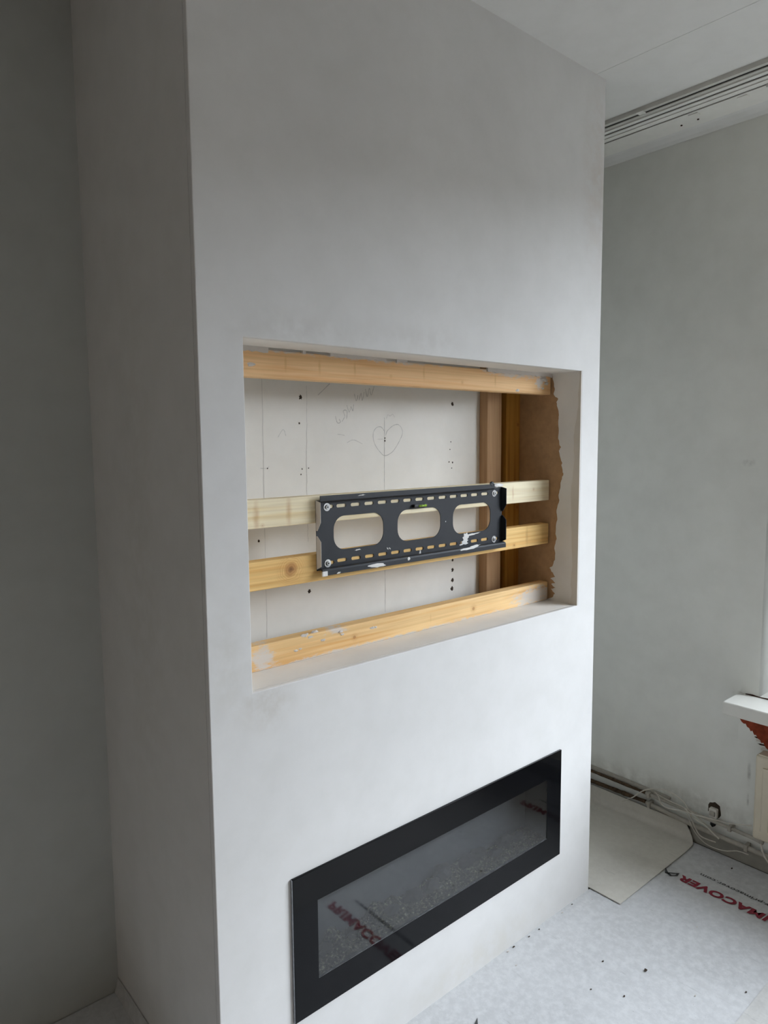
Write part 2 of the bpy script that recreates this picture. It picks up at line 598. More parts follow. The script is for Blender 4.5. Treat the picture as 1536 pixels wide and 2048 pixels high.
wr = struct(holed('wall_right', rect(YF, D, -.004, ZC + .012), [rect(WY1, WY0, WZ0 - .03, WZ1)], 0.40,
                  lambda a, b, d: (WR + d, a, b), M['rightwall'], loc=(WR, 0, 0)), 'grey painted window wall right of the chimney breast')

# chimney breast
ox0, ox1, oz0, oz1 = GX0 - .03, GX1 + .03, GZ0 - .03, GZ1 + .03
br = struct(holed('wall_breast', rect(0, WB, -.003, ZC + .004), [rect(NX0, NX1, NZ0, NZ1), rect(ox0, ox1, oz0, oz1)], 0.02,
                  lambda a, b, d: (a, d, b), M['breast'], loc=(0, 0, 0), bevel=0.0022), 'freshly plastered chimney breast with a recessed television niche')
box('side_face', 0.0, 0.02, 0.02, D, 0, ZC, M['breast'], br)
box('side_face', WB - 0.02, WB, 0.02, D, 0, ZC, M['breast'], br)
box('niche_soffit', NX0, NX1, 0.02, 0.141, NZ1, NZ1 + .02, M['return'], br)
box('niche_ledge', NX0, NX1, 0.02, 0.19, NZ0 - .02, NZ0, M['return'], br)
box('niche_return', NX0 - .02, NX0, 0.02, BY, NZ0 - .02, NZ1 + .02, M['return'], br)
box('niche_side_board', NX1, NX1 + .02, 0.02, 0.62, NZ0 - .2, NZ1 + .2, M['fibre'], br)
# ragged plaster on the side board
edge = [(1.270, .150), (1.285, .120), (1.300, .112), (1.318, .128), (1.326, .108), (1.338, .132), (1.346, .110), (1.362, .134), (1.372, .112), (1.392, .128),
        (1.405, .136), (1.420, .120), (1.45, .110), (1.49, .114), (1.53, .108), (1.57, .112), (1.61, .104), (1.65, .108), (1.69, .098), (1.73, .096),
        (1.77, .086), (1.80, .078), (1.815, .084), (1.85, .088), (1.89, .100), (1.905, .094), (1.94, .106), (1.98, .104), (2.02, .108), (2.05, .104),
        (2.08, .116), (2.10, .112), (2.115, .132), (2.14, .128), (2.18, .136), (2.201, .140)]
def ragged(zs_ys, y0, x, th, seed):
    rnd = random.Random(seed)
    fine = []
    for (z0, y_0), (z1, y_1) in zip(zs_ys, zs_ys[1:]):
        for k in range(4):
            t = k / 4
            fine.append((y_0 + (y_1 - y_0) * t + rnd.uniform(-.003, .003), z0 + (z1 - z0) * t))
    fine.append((zs_ys[-1][1], zs_ys[-1][0]))
    pts = [(y0, zs_ys[-1][0]), (y0, zs_ys[0][0])] + fine
    return prism(bmesh.new(), pts, 0, x - th, x)
finish('plaster_skim', ragged(edge, 0.001, NX1, 0.0025, 1), M['return'], br)
e2 = [(1.270, .030), (1.35, .030), (1.45, .026), (1.6, .036), (1.75, .034), (1.85, .028), (1.93, .030), (2.0, .024), (2.08, .012), (2.201, .008)]
finish('corner_bead', ragged(e2, 0.001, NX1 - .0025, 0.003, 2), M['bead'], br)
# thin filler above the upper batten, with the open cracks between its pieces
for (x0, x1, h) in ((NX0, .284, .012), (.401, .412, .006), (.502, .726, .007), (.771, .817, .006), (1.22, NX1 - .003, .012)):
    bm = bmesh.new()
    n = max(3, int((x1 - x0) / .012))
    rnd = random.Random(int(x0 * 1000))
    pts = [(x0 + (x1 - x0) * k / n, NZ1 - h - rnd.uniform(0, .005)) for k in range(n + 1)]
    prism(bm, [(x0, NZ1)] + pts + [(x1, NZ1)], 1, .138, .146)
    finish('crack_filler', bm, M['filler'], br)

# old wall at the back of the niche
nb = struct(box('wall_niche', 0.03, 1.47, BY, BY + .03, 1.0, 2.6, M['nicheback'], loc=(0.75, BY, 1.0)), 'old painted wall with pencil marks inside the niche')


def ribbon(name, pts, w, mat, par, jit=0.0, seed=0):
    """pencil stroke: a thin flat ribbon lying on the niche wall"""
    rnd = random.Random(seed)
    bm = bmesh.new()
    P = spline_pts([(x, BY - .0004, z) for x, z in pts], 5)
    prev = None
    for i, p in enumerate(P):
        d = (P[min(i + 1, len(P) - 1)] - P[max(i - 1, 0)]).normalized()
        s = Vector((-d.z, 0, d.x)) * w * (0.5 + rnd.uniform(-.2, .2))
        j = Vector((rnd.uniform(-jit, jit), 0, rnd.uniform(-jit, jit)))
        a, b = bm.verts.new(p + s + j), bm.verts.new(p - s + j)
        if prev:
            bm.faces.new((prev[0], prev[1], b, a))
        prev = (a, b)
    return finish(name, bm, mat, par)


H = [(0.895, 1.968), (0.877, 1.986), (0.853, 1.982), (0.839, 1.959), (0.846, 1.926), (0.87, 1.897), (0.895, 1.882), (0.933, 1.897),
     (0.966, 1.935), (0.982, 1.968), (0.966, 1.993), (0.94, 1.993), (0.908, 1.973), (0.899, 1.955)]
ribbon('pencil_heart', H, .0022, M['pencil'], nb, .0003, 1)
for i, (xa, za, xb, zb) in enumerate(((.386, 2.14, .381, 1.30), (.555, 2.12, .548, 1.757), (.893, 2.02, .890, 1.30), (.55, 1.70, .549, 1.60))):
    n = 14
    ribbon('pencil_line', [(xa + (xb - xa) * k / n + random.uniform(-.0012, .0012), za + (zb - za) * k / n) for k in range(n + 1)],
           .0018, M['pencil_faint'] if i != 2 else M['pencil'], nb, .0002, i)
strokes = [[(.672, 2.021), (.680, 1.999), (.693, 2.001), (.688, 2.012)], [(.700, 2.003), (.712, 2.022), (.706, 2.040), (.722, 2.040), (.720, 2.012)],
           [(.722, 2.060), (.732, 2.036), (.740, 2.056), (.748, 2.040), (.752, 2.064)], [(.756, 2.100), (.764, 2.076), (.772, 2.096)],
           [(.776, 2.078), (.786, 2.104), (.790, 2.078), (.800, 2.108)], [(.806, 2.118), (.814, 2.092), (.824, 2.122), (.832, 2.098), (.846, 2.130)],
           [(.60, 2.09), (.65, 2.13)], [(.903, 2.016), (.910, 2.030), (.922, 2.026), (.932, 2.033), (.943, 2.022)], [(.86, 1.942), (.885, 1.942)], [(.44, 1.95), (.46, 1.975), (.47, 1.955)],
           [(.372, 1.852), (.395, 1.851), (.404, 1.858)], [(.72, 1.93), (.75, 1.94), (.79, 1.925)], [(.68, 1.96), (.71, 1.956)]]
for i, s in enumerate(strokes):
    ribbon('pencil_stroke', s, .0022, M['pencil'] if i < 7 else M['pencil_faint'], nb, .0003, 10 + i)
for i, (x, z, s) in enumerate(((.53, 2.081, .010), (1.249, 2.079, .010), (.551, 1.428, .010), (1.251, 1.414, .010), (1.251, 1.373, .011), (1.248, 1.338, .012),
                               (1.251, 1.455, .008), (.531, 1.845, .003), (.557, 1.847, .003), (.526, 1.827, .003), (1.25, 1.848, .005), (1.23, 1.851, .004),
                               (1.245, 1.826, .003), (.895, 1.946, .004), (.895, 1.936, .0045), (1.235, 1.90, .003), (1.24, 1.93, .003), (.523, 1.995, .005), (.398, 1.851, .003), (.36, 1.62, .006))):
    bm = bmesh.new()
    blob(bm, (x, BY, z), ((s * .62, 0, 0), (0, 0, s * .72)), .35, 18, .0012, 50 + i)
    bmesh.ops.recalc_face_normals(bm, faces=bm.faces)
    finish('plug_hole', bm, M['hole'], nb)

# ------------------------------------------------------------------ timber framing in the niche
def batten(z0, z1, mat, label, seed, lumps=(), x0=NX0 + .001, x1=NX1 - .0035):
    bm = abox(bmesh.new(), x0, x1, BAT, BAT + .045, z0, z1)
    o = finish('timber_batten', bm, mat, None, loc=((x0 + x1) / 2, BAT + .022, (z0 + z1) / 2), bevel=.003)
    for i, (x, z, s, out) in enumerate(lumps):
        bm = lump(bmesh.new(), (x, BAT + out, z), s, seed * 40 + i, (1.5, .45, .7), .35, 2)
        finish('plaster_lump', bm, M['filler'], o)
    return tag(o, label, 'batten', 'timber battens across the niche')


batten(2.117, 2.196, M['wood_top'], 'orange-tinted timber batten right under the niche top', 1, [(1.568, 2.176, .016, .002), (1.585, 2.160, .010, .001), (1.560, 2.140, .006, 0), (1.40, 2.126, .007, 0), (.23, 2.150, .008, 0)])
batten(1.688, 1.771, M['wood_pale'], 'pale cream timber batten behind the upper bracket screws', 2)
batten(1.508, 1.592, M['wood_gold'], 'golden timber batten with a big dark knot, behind the lower bracket screws', 3)
batten(NZ0, 1.347, M['wood_low'], 'plaster-smeared timber batten lying on the niche ledge', 4, [(.395, 1.344, .011, .004), (.415, 1.338, .008, .002), (.435, 1.346, .010, .008), (.46, 1.320, .006, 0), (.53, 1.334, .007, 0), (.535, 1.324, .005, 0), (.66, 1.322, .006, 0),
      (.675, 1.321, .005, 0), (1.585, 1.340, .010, .004), (1.600, 1.318, .008, .002), (.36, 1.306, .005, 0), (.375, 1.309, .004, 0)])
for x0, x1, y1, mat, lab in ((1.409, 1.496, BY, 'wood_stud', 'upright timber stud against the old wall, left of the two studs'),
                             (1.528, 1.6165, BY + .05, 'wood_stud2', 'dark golden upright stud in the corner by the brown side board')):
    bm = abox(bmesh.new(), x0, x1, .302, y1, 1.0, 2.6)
    tag(finish('timber_stud', bm, M[mat], None, loc=((x0 + x1) / 2, .32, 1.7), bevel=.002), lab, 'stud', 'upright studs in the niche')

# ------------------------------------------------------------------ television bracket
TX0, TX1 = .441, 1.310
bk = thing('television_wall_bracket', (0.875, BAT, 1.527), 'black slotted steel television bracket screwed to the two middle battens', 'tv bracket')
holes = [rrect(c - .1025, c + .1025, 1.597, 1.7035, .042, 7) for c in (.6085, .875, 1.142)]
for k in range(13):
    cx = .5375 + k * .0561
    for z in (1.7355, 1.5635):
        holes.append(rrect(cx - .019, cx + .019, z - .0055, z + .0055, .0054, 4))
for cx in (.490, 1.272):
    for z in (1.7355, 1.5605):
        holes.append(rrect(cx - .017, cx + .017, z - .0055, z + .0055, .0054, 4))
holed('back_plate', rect(TX0, TX1, 1.540, 1.757), holes, .003, lambda a, b, d: (a, BAT - .003 + d, b), M['blackmetal'], bk)
# folded rails: forward ledge, then a lip
bm = bmesh.new()
prism(bm, [(BAT - .003, 1.757), (BAT - .003, 1.754), (.124, 1.752), (.119, 1.756), (.119, 1.772), (.1215, 1.772), (.1225, 1.757), (.126, 1.7555)], 0, TX0, TX1 - .07)
finish('upper_rail', bm, M['blackmetal'], bk)
bm = bmesh.new()
prism(bm, [(BAT - .003, 1.541), (BAT - .003, 1.546), (.130, 1.549), (.120, 1.546), (.117, 1.541), (.117, 1.527), (.1195, 1.527), (.1205, 1.540), (.126, 1.543)], 0, TX0 + .004, TX1 - .004)
finish('lower_rail', bm, M['blackmetal'], bk)
yb, yf = BAT - .003, .119
for x, inn in ((TX0, 1), (TX1 - .0025, 0)):
    for pts in ([(yb, 1.757), (yf, 1.752), (yf, 1.690), (yb - .006, 1.664), (yb, 1.664)],
                [(yb, 1.648), (yb - .006, 1.648), (yf, 1.632), (yf, 1.556), (yb, 1.545)]):
        bm = prism(bmesh.new(), pts, 0, x, x + .0025)
        finish('side_flange', bm, M['blackmetal'], bk)
        if inn:   # plaster-caked outer face of the flange
            q = [(y + (-.0006 if y < .13 else 0), z) for y, z in pts]
            bm = prism(bmesh.new(), q, 0, x - .0012, x)
            finish('plaster_crust', bm, M['filler'], bk)
for cx in (.481, 1.264):
    for z in (1.7345, 1.5595):
        bm = bmesh.new()
        n = 20
        def ring(rad, y):
            return [bm.verts.new((cx + rad * math.cos(2 * math.pi * k / n), y, z + rad * math.sin(2 * math.pi * k / n))) for k in range(n)]
        R = [ring(.0125, yb), ring(.0125, yb - .0016), ring(.0050, yb - .0016)]
        for A, B in zip(R, R[1:]):
            for k in range(n):
                bm.faces.new((A[k], A[(k + 1) % n], B[(k + 1) % n], B[k]))
        bm.faces.new(R[-1])
        bmesh.ops.recalc_face_normals(bm, faces=bm.faces)
        w = finish('washer', bm, M['zinc'], bk)
        bm = bmesh.new()
        def ring(rad, y):
            return [bm.verts.new((cx + rad * math.cos(2 * math.pi * k / n), y, z + rad * math.sin(2 * math.pi * k / n))) for k in range(n)]
        R = [ring(.0075, yb - .0016), ring(.0070, yb - .0045), ring(.0052, yb - .0058), ring(.0030, yb - .0058), ring(.0024, yb - .003)]
        for A, B in zip(R, R[1:]):
            for k in range(n):
                bm.faces.new((A[k], A[(k + 1) % n], B[(k + 1) % n], B[k]))
        bm.faces.new(R[-1])
        bmesh.ops.recalc_face_normals(bm, faces=bm.faces)
        finish('screw_head', bm, M['zinc'], w, smooth=False)
        bm = bmesh.new()
        tube(bm, [Vector((cx, yb - .0032, z)), Vector((cx, yb - .0026, z))], .0024, 6)
        finish('screw_socket', bm, M['blackplastic'], w)
lv = box('spirit_level', .838, .902, yb - .014, yb, 1.7085, 1.7190, M['blackplastic'], bk, bevel=.002)
bm = bmesh.new()
tube(bm, [Vector((.858, yb - .0125, 1.7138)), Vector((.893, yb - .0125, 1.7138))], .0042, 12)
finish('level_vial', bm, M['vial'], lv, smooth=True)
for x in (.869, .881):
    bm = bmesh.new()
    tube(bm, [Vector((x, yb - .0125, 1.7138)), Vector((x + .0012, yb - .0125, 1.7138))], .0045, 12)
    finish('vial_mark', bm, M['blackplastic'], lv)
# plaster splashes
box('corner_tab', .443, .462, .1155, .121, 1.5255, 1.541, M['white'], bk, bevel=.001)
splash = [((.66, .1165, 1.5345), (.036, 0, -.001), (0, 0, .0065), .18), ((.505, .1165, 1.530), (.008, 0, .002), (0, 0, .0025), .5),
          ((.80, .1165, 1.540), (.006, 0, 0), (0, 0, .005), .3), ((1.085, .1165, 1.5435), (.045, 0, .001), (0, 0, .0045), .3), ((.876, yb - .0003, 1.549), (.004, 0, 0), (.002, 0, .010), .3),
          ((1.105, yb - .0003, 1.578), (.016, 0, .008), (-.006, 0, .014), .4), ((1.14, yb - .0003, 1.5885), (.040, 0, .003), (0, 0, .0035), .4), ((1.10, yb - .0003, 1.562), (.020, 0, .004), (-.003, 0, .008), .5),
          ((.727, yb - .0003, 1.580), (.004, 0, -.003), (.001, 0, .002), .3), ((.737, yb - .0003, 1.579), (.004, 0, -.003), (.001, 0, .002), .3), ((1.002, yb - .0003, 1.648), (.002, 0, 0), (0, 0, .002), .3),
          ((.60, yb - .0003, 1.589), (.012, 0, 0), (0, 0, .002), .5), ((1.13, .1165, 1.549), (.03, 0, .002), (0, 0, .004), .5), ((.60, .1185, 1.766), (.012, 0, 0), (0, 0, .002), .5)]
for i, (c, a, b, j) in enumerate(splash):
    bm = blob(bmesh.new(), c, (a, b), j, 16, .0008, 90 + i)
    finish('plaster_splash', bm, M['white'], bk)
bm = lump(bmesh.new(), (1.262, .128, 1.765), .02, 5, (1.6, .45, .38), .3, 2)
finish('plaster_splash', bm, M['white'], bk)
bm = lump(bmesh.new(), (1.225, .122, 1.772), .009, 6, (1.2, .6, .9), .4, 2)
finish('torn_lip', bm, M['blackmetal'], bk)

# ------------------------------------------------------------------ electric fireplace
fp = thing('electric_fireplace', ((FX0 + FX1) / 2, 0, FZ0), 'wide built-in electric fireplace with black glass frame and crystal bed', 'fireplace')
fr = holed('frame', rect(FX0, FX1, FZ0, FZ1), [rect(GX0, GX1, GZ0, GZ1)], .009, lambda a, b, d: (a, -.009 + d, b), M['fireglass'], fp, bevel=.0010)
box('frame_edge', FX0 - .0022, FX0 - .0002, -.0082, -.0002, FZ0 + .002, FZ1 - .001, M['silicone'], fp)
box('glass_pane', GX0, GX1, -.0070, -.0030, GZ0, GZ1, M['firepane'], fp)
hb = bmesh.new()
y0, y1 = .001, .165
x0, x1, z0, z1 = ox0 + .001, ox1 - .001, oz0 + .001, oz1 - .001
for q in ((x0, x0 + .004, y0, y1, z0, z1), (x1 - .004, x1, y0, y1, z0, z1), (x0 + .004, x1 - .004, y0, y1, z0, z0 + .004), (x0 + .004, x1 - .004, y0, y1, z1 - .004, z1)):
    abox(hb, *q)
finish('housing', hb, M['fireside'], fp)
box('flame_screen', x0, x1, .120, .124, z0, z1, M['firebox'], fp)
bed = bmesh.new()
rnd = random.Random(3)
def bed_h(x):
    return max(0.0, .010 + .050 * noise.noise(Vector((x * 7.0, 2.2, 0))) + .030 * noise.noise(Vector((x * 19, 7.2, 0))))
for i in range(1500):
    x = rnd.uniform(x0 + .01, x1 - .01)
    y = rnd.uniform(.012, .112)
    h = max(.006, bed_h(x) * (0.55 + .55 * (y / .1)))
    s = rnd.uniform(.004, .009)
    z = z0 + .004 + h * rnd.uniform(.75, 1.05) + .012
    c = Vector((x, y, z))
    pts = [c + s * Vector((rnd.uniform(-1, 1), rnd.uniform(-1, 1), rnd.uniform(-1, 1))) for _ in range(4)]
    vs = [bed.verts.new(p) for p in pts]
    for t in ((0, 1, 2), (0, 2, 3), (0, 3, 1), (1, 3, 2)):
        bed.faces.new([vs[k] for k in t])
nx = 120
for i in range(nx):         # the mound the crystals lie on
    xa = x0 + .005 + (x1 - x0 - .01) * i / nx
    xb = x0 + .005 + (x1 - x0 - .01) * (i + 1) / nx
    for j in range(4):
        ya, yb_ = .005 + .028 * j, .005 + .028 * (j + 1)
        def hz(x, y):
            return z0 + .012 + max(.004, bed_h(x) * (0.55 + .55 * (y / .1)))
        vs = [bed.verts.new(p) for p in ((xa, ya, hz(xa, ya)), (xb, ya, hz(xb, ya)), (xb, yb_, hz(xb, yb_)), (xa, yb_, hz(xa, yb_)))]
        bed.faces.new(vs)
o = finish('crystal_bed', bed, M['crystal'], fp)
tag(o, 'heap of small clear and grey crystals', kind='stuff')
for i, (x, y, s) in enumerate(((.40, .08, .030), (.52, .09, .022), (.66, .06, .024), (.78, .085, .034), (.86, .07, .030), (.93, .09, .036), (1.05, .08, .030), (1.12, .09, .030),
                               (1.20, .07, .028), (1.28, .09, .034), (1.35, .08, .028))):
    bm = lump(bmesh.new(), (x, y, z0 + .014 + bed_h(x) + s * .25), s, 20 + i, (1.3, .7, .8), .22, 2)
    finish('coal', bm, M['coal'], fp)

# ------------------------------------------------------------------ floor covering
def text_mesh(body, bold, shear):
    cu = bpy.data.curves.new('print', 'FONT')
    cu.body = body
    cu.size = 1.0
    cu.offset = bold
    cu.shear = shear
    cu.space_character = 1.08
    cu.resolution_u = 4
    ob = bpy.data.objects.new('print', cu)
    col.objects.link(ob)
    dg = bpy.context.evaluated_depsgraph_get()
    me = bpy.data.meshes.new_from_object(ob.evaluated_get(dg))
    bpy.data.objects.remove(ob)
    bpy.data.curves.remove(cu)
    bm = bmesh.new()
    bm.from_mesh(me)
    bpy.data.meshes.remove(me)
    return bm


def floor_text(name, body, y0, y1, x_base, height, z, mat, par, bold=.03, shear=0.0):
    bm = text_mesh(body, bold, shear)
    ax = [v.co.x for v in bm.verts]; ay = [v.co.y for v in bm.verts]
    lo, hi = min(ax), max(ax)
    by, ty = min(ay), max(ay)
    for v in bm.verts:
        a = (v.co.x - lo) / (hi - lo)
        b = (v.co.y - by) / (ty - by)
        v.co = Vector((x_base - b * height, y0 + (y1 - y0) * a, z))
    return finish(name, bm, mat, par)


def print_set(x, dy, z, par):
    floor_text('brand_print', 'PRIMACOVER', -.675 + dy, -.218 + dy, x + .024, .048, z, M['printred'], par, .045, .12)
    floor_text('address_print', 'www.primacover.com', -.622 + dy, -.268 + dy, x + .106, .026, z, M['printgrey'], par, .012, .1)
    bm = bmesh.new()
    for pts in ([(x + .002, -.208), (x + .026, -.204), (x - .012, -.160), (x - .026, -.186)], [(x - .016, -.178), (x + .020, -.142), (x - .022, -.160)]):
        if len(pts) == 4:     # hollow wedge
            c = (sum(p[0] for p in pts) / 4, sum(p[1] for p in pts) / 4)
            inn = [(c[0] + (p[0] - c[0]) * .5, c[1] + (p[1] - c[1]) * .5) for p in pts]
            A = [bm.verts.new((p[0], p[1] + dy, z)) for p in pts]
            B = [bm.verts.new((p[0], p[1] + dy, z)) for p in inn]
            for k in range(4):
                bm.faces.new((A[k], A[(k + 1) % 4], B[(k + 1) % 4], B[k]))
        else:
            bm.faces.new([bm.verts.new((p[0], p[1] + dy, z)) for p in pts])
    bmesh.ops.recalc_face_normals(bm, faces=bm.faces)
    if sum(fc.normal.z for fc in bm.faces) < 0:
        bmesh.ops.reverse_faces(bm, faces=bm.faces)
    finish('logo_print', bm, M['printgrey'], par)


def sheet(name, x0, x1, y0, y1, z0, z1, mat, label, nx=60, ny=30, wob=.002):
    """a slightly rumpled sheet: grid top with a rim down to z0"""
    bm = bmesh.new()
    g = []
    for i in range(nx + 1):
        row = []
        for j in range(ny + 1):
            x = x0 + (x1 - x0) * i / nx
            y = y0 + (y1 - y0) * j / ny
            h = z1 + wob * (noise.noise(Vector((x * 3, y * 3, z1 * 900))) * .5 + .1 * noise.noise(Vector((x * 17, y * 17, 3))))
            row.append(bm.verts.new((x, y, max(h, z0 + .0006))))
        g.append(row)
    for i in range(nx):
        for j in range(ny):
            bm.faces.new((g[i][j], g[i + 1][j], g[i + 1][j + 1], g[i][j + 1]))
    rim = [e for e in bm.edges if e.is_boundary]
    ret = bmesh.ops.extrude_edge_only(bm, edges=rim)
    for v in ret['geom']:
        if isinstance(v, bmesh.types.BMVert):
            v.co.z = z0
    bmesh.ops.recalc_face_normals(bm, faces=bm.faces)
    o = finish(name, bm, mat, None, loc=((x0 + x1) / 2, (y0 + y1) / 2, z0), smooth=False)
    return tag(o, label, 'floor covering', 'protective floor sheets')


sb = sheet('floor_cover_sheet', XL + .02, WR - .02, -.76, -.0002, -.004, -.0005, M['cover'], 'dusty grey protective floor sheet with red print, in front of the fireplace', 110, 20, .0018)
print_set(2.115, 0, .0016, sb)
print_set(.845, 0, .0016, sb)
sheet('floor_cover_sheet', XL + .02, WR - .02, -2.2, -.722, .0006, .0032, M['cover3'], 'paler floor sheet overlapping at the lower right corner of the photograph', 90, 30, .0016)
# overlay piece in the right alcove, curling up the window wall
bm = bmesh.new()
ny = 46
rings = []
for j in range(ny + 1):
    y = -.146 + (j / ny) ** 1.4 * (D + .14)
    xe = WB + .008 if y > 0.004 else 1.748
    prof = [(xe + (2.398 - xe) * k / 30, 0.0) for k in range(31)]
    prof += [(2.398 + .034 * math.sin(t * math.pi / 2 / 8), .034 * (1 - math.cos(t * math.pi / 2 / 8))) for t in range(1, 9)]
    prof += [(2.4325, .034 + .010 * k) for k in range(1, 5)]
    top, bot = [], []
    for k, (x, z) in enumerate(prof):
        a, b = prof[max(k - 1, 0)], prof[min(k + 1, len(prof) - 1)]
        d = Vector((b[0] - a[0], b[1] - a[1])).normalized()
        w = .0016 * (noise.noise(Vector((x * 5, y * 5, 4.4))) + .6) if k < 30 else .0004
        dy = .055 * max(0, (k - 26) / 16) ** 1.6 * max(0, 1 - j / 5)      # rounded free corner
        top.append(bm.verts.new((x - d.y * (.0022 + w), y + dy, .0032 + z + d.x * (.0022 + w))))
        bot.append(bm.verts.new((x, y + dy, .0032 + z)))
    rings.append(top + bot[::-1])
n = len(rings[0])
for A, B in zip(rings, rings[1:]):
    for k in range(n):
        bm.faces.new((A[k], A[(k + 1) % n], B[(k + 1) % n], B[k]))
for A in (rings[0], rings[-1]):
    for k in range(n // 2 - 1):
        bm.faces.new((A[k], A[k + 1], A[n - 2 - k], A[n - 1 - k]))
bmesh.ops.recalc_face_normals(bm, faces=bm.faces)
o = finish('floor_cover_sheet', bm, M['cover2'], None, loc=(2.1, .3, 0), smooth=False)
tag(o, 'beige floor sheet offcut curling up the wall under the pipes', 'floor covering', 'protective floor sheets')
# alcove sheet on the left with an upturned lip against the breast
bm = bmesh.new()
prism(bm, [(XL + .02, -.003), (-.012, -.003), (-.006, .02), (-.0015, .05), (-.004, .05), (-.009, .021), (-.016, -.0005), (XL + .02, -.0005)], 1, .002, D - .004)
o = finish('floor_cover_sheet', bm, M['cover'], None, loc=(-1.3, .4, -.003))
tag(o, 'grey floor sheet in the left alcove with an upturned edge', 'floor covering', 'protective floor sheets')

# crumbs of rubble
crumbs = [(1.184, -.012, .008), (1.486, -.405, .011), (1.409, -.277, .006), (1.151, -.077, .005), (1.259, -.324, .005), (1.318, -.418, .006), (1.526, -.016, .006), (1.373, -.014, .006),
          (1.655, -.689, .006), (1.506, -.58, .005), (2.35, -.343, .008), (1.31, -.014, .006), (1.855, -.42, .005), (1.22, -.010, .007), (1.60, -.012, .006), (1.69, -.05, .005)]
for i, (x, y, s) in enumerate(crumbs):
    bm = lump(bmesh.new(), (x, y, .0005 + s * .25), s * .7, 300 + i, (1.2, .7, .45), .3, 1)
    o = finish('rubble_crumb', bm, M['hole'] if i % 3 else M['filler'])
    if s > .010:
        tag(o, 'largest dark crumb of rubble, alone in the middle of the floor sheet', 'rubble', 'rubble crumbs on the floor')
    elif x > 2.2:
        tag(o, 'dark crumb of rubble on the floor sheet beside the skirting and printed web address', 'rubble', 'rubble crumbs on the floor')
    elif y > -.04:
        tag(o, 'tiny crumb of rubble at the foot of the chimney breast below the fireplace', 'rubble', 'rubble crumbs at the foot of the breast')
    elif y > -.1:
        tag(o, 'tiny crumb of rubble near the beige offcut and the chimney breast' if x > 1.5 else 'tiny crumb of rubble a hand away from the breast under the fireplace', 'rubble', 'rubble crumbs on the floor')
    else:
        tag(o, 'tiny speck of rubble scattered on the open dusty floor sheet', 'rubble', 'rubble specks on the open floor')

# ------------------------------------------------------------------ window wall: pipes, skirting, cables, socket
tr = struct(box('baseboard_right', WR - .012, WR - .0005, WY1 - 1.5, D - .001, -.003, .070, M['skirt'], bevel=.002), 'low grey skirting along the window wall')


def pipe(label, pts_rust, pts_paint, rad, clips):
    e = thing('heating_pipe', (2.42, 0, pts_paint[0][2] - rad), label, 'pipe', 'heating pipes along the window wall')
    bm = bmesh.new()
    P = spline_pts(pts_rust, 10)
    rr = [rad * (.92 + .25 * noise.noise(p * 40)) for p in P]
    tube(bm, P, rr, 10)
    finish('rusty_length', bm, M['rust'], e, smooth=True)
    bm = bmesh.new()
    tube(bm, spline_pts(pts_paint, 8), rad, 12)
    finish('painted_length', bm, M['pipe'], e, smooth=True)
    for y, z in clips:
        bm = abox(bmesh.new(), 2.405, WR - .002, y - .008, y + .008, z - rad - .004, z + rad + .004)
        finish('pipe_clip', bm, M['pipe'], e, bevel=.003)
    return e


e = pipe('upper heating pipe along the window wall, leading into the radiator',
         [(2.425, D - .005, .155), (2.425, .5, .156), (2.425, .3, .156), (2.424, .12, .154)],
         [(2.424, .12, .154), (2.422, -.1, .150), (2.42, -.25, .149), (2.418, -.40, .146), (2.40, -.44, .150), (2.38, -.452, .160), (2.377, -.456, .176)], .0085, [(.10, .153), (-.30, .148)])
bm = bmesh.new()
prism(bm, [(.78, .163), (.4, .165), (.2, .163), (.0, .160), (.0, .170), (.2, .176), (.4, .178), (.78, .178)], 0, 2.434, WR - .0005)
finish('paint_ridge', bm, M['pipe'], e)
pipe('lower heating pipe just above the skirting, half rusty',
     [(2.425, D - .005, .098), (2.425, .5, .100), (2.425, .3, .104), (2.424, .115, .108)],
     [(2.424, .115, .106), (2.422, .0, .098), (2.42, -.15, .091), (2.42, -.38, .087), (2.42, -.70, .082), (2.42, -1.6, .08)], .0115, [(.095, .106), (-.375, .088), (-.9, .082)])
def cable(label, pts, rad=.0028):
    bm = bmesh.new()
    tube(bm, spline_pts(pts, 8), rad, 8)
    tag(finish('cable', bm, M['cable'], smooth=True), label, 'cable', 'loose white cables by the pipes')


cable('white cable arching highest over the pipes and dropping to the skirting', [(2.405, .238, .070), (2.403, .177, .116), (2.400, .138, .158), (2.402, .093, .191), (2.405, .016, .217), (2.403, -.046, .213), (2.400, -.09, .193),
       (2.398, -.115, .161), (2.396, -.141, .11), (2.40, -.175, .063), (2.41, -.241, .057)])
cable('white cable looping low left of the socket then running to the radiator', [(2.386, .046, .196), (2.384, .031, .180), (2.382, .014, .152), (2.380, -.024, .145), (2.380, -.097, .162), (2.382, -.156, .166), (2.392, -.237, .174), (2.40, -.303, .180), (2.41, -.395, .205)])
cable('short white cable hanging from the tangle over the lower pipe', [(2.390, -.100, .172), (2.388, -.121, .160), (2.388, -.157, .141), (2.390, -.198, .130), (2.392, -.234, .107), (2.396, -.262, .088)], .0032)
cable('white cable lying flat along the upper pipe to the socket', [(2.410, .065, .182), (2.408, .007, .172), (2.406, -.074, .168), (2.404, -.12, .160), (2.402, -.152, .150), (2.408, -.19, .130), (2.425, -.212, .112)], .0026)
cable('thin white cable sagging below the lower pipe', [(2.400, -.105, .150), (2.402, -.125, .10), (2.404, -.16, .055), (2.406, -.21, .03), (2.407, -.28, .035), (2.408, -.34, .060), (2.402, -.39, .068)], .0022)
cable('thick pale cable bundle end below the radiator corner', [(2.36, -.455, .165), (2.355, -.475, .12), (2.36, -.51, .08), (2.38, -.56, .05)], .004)

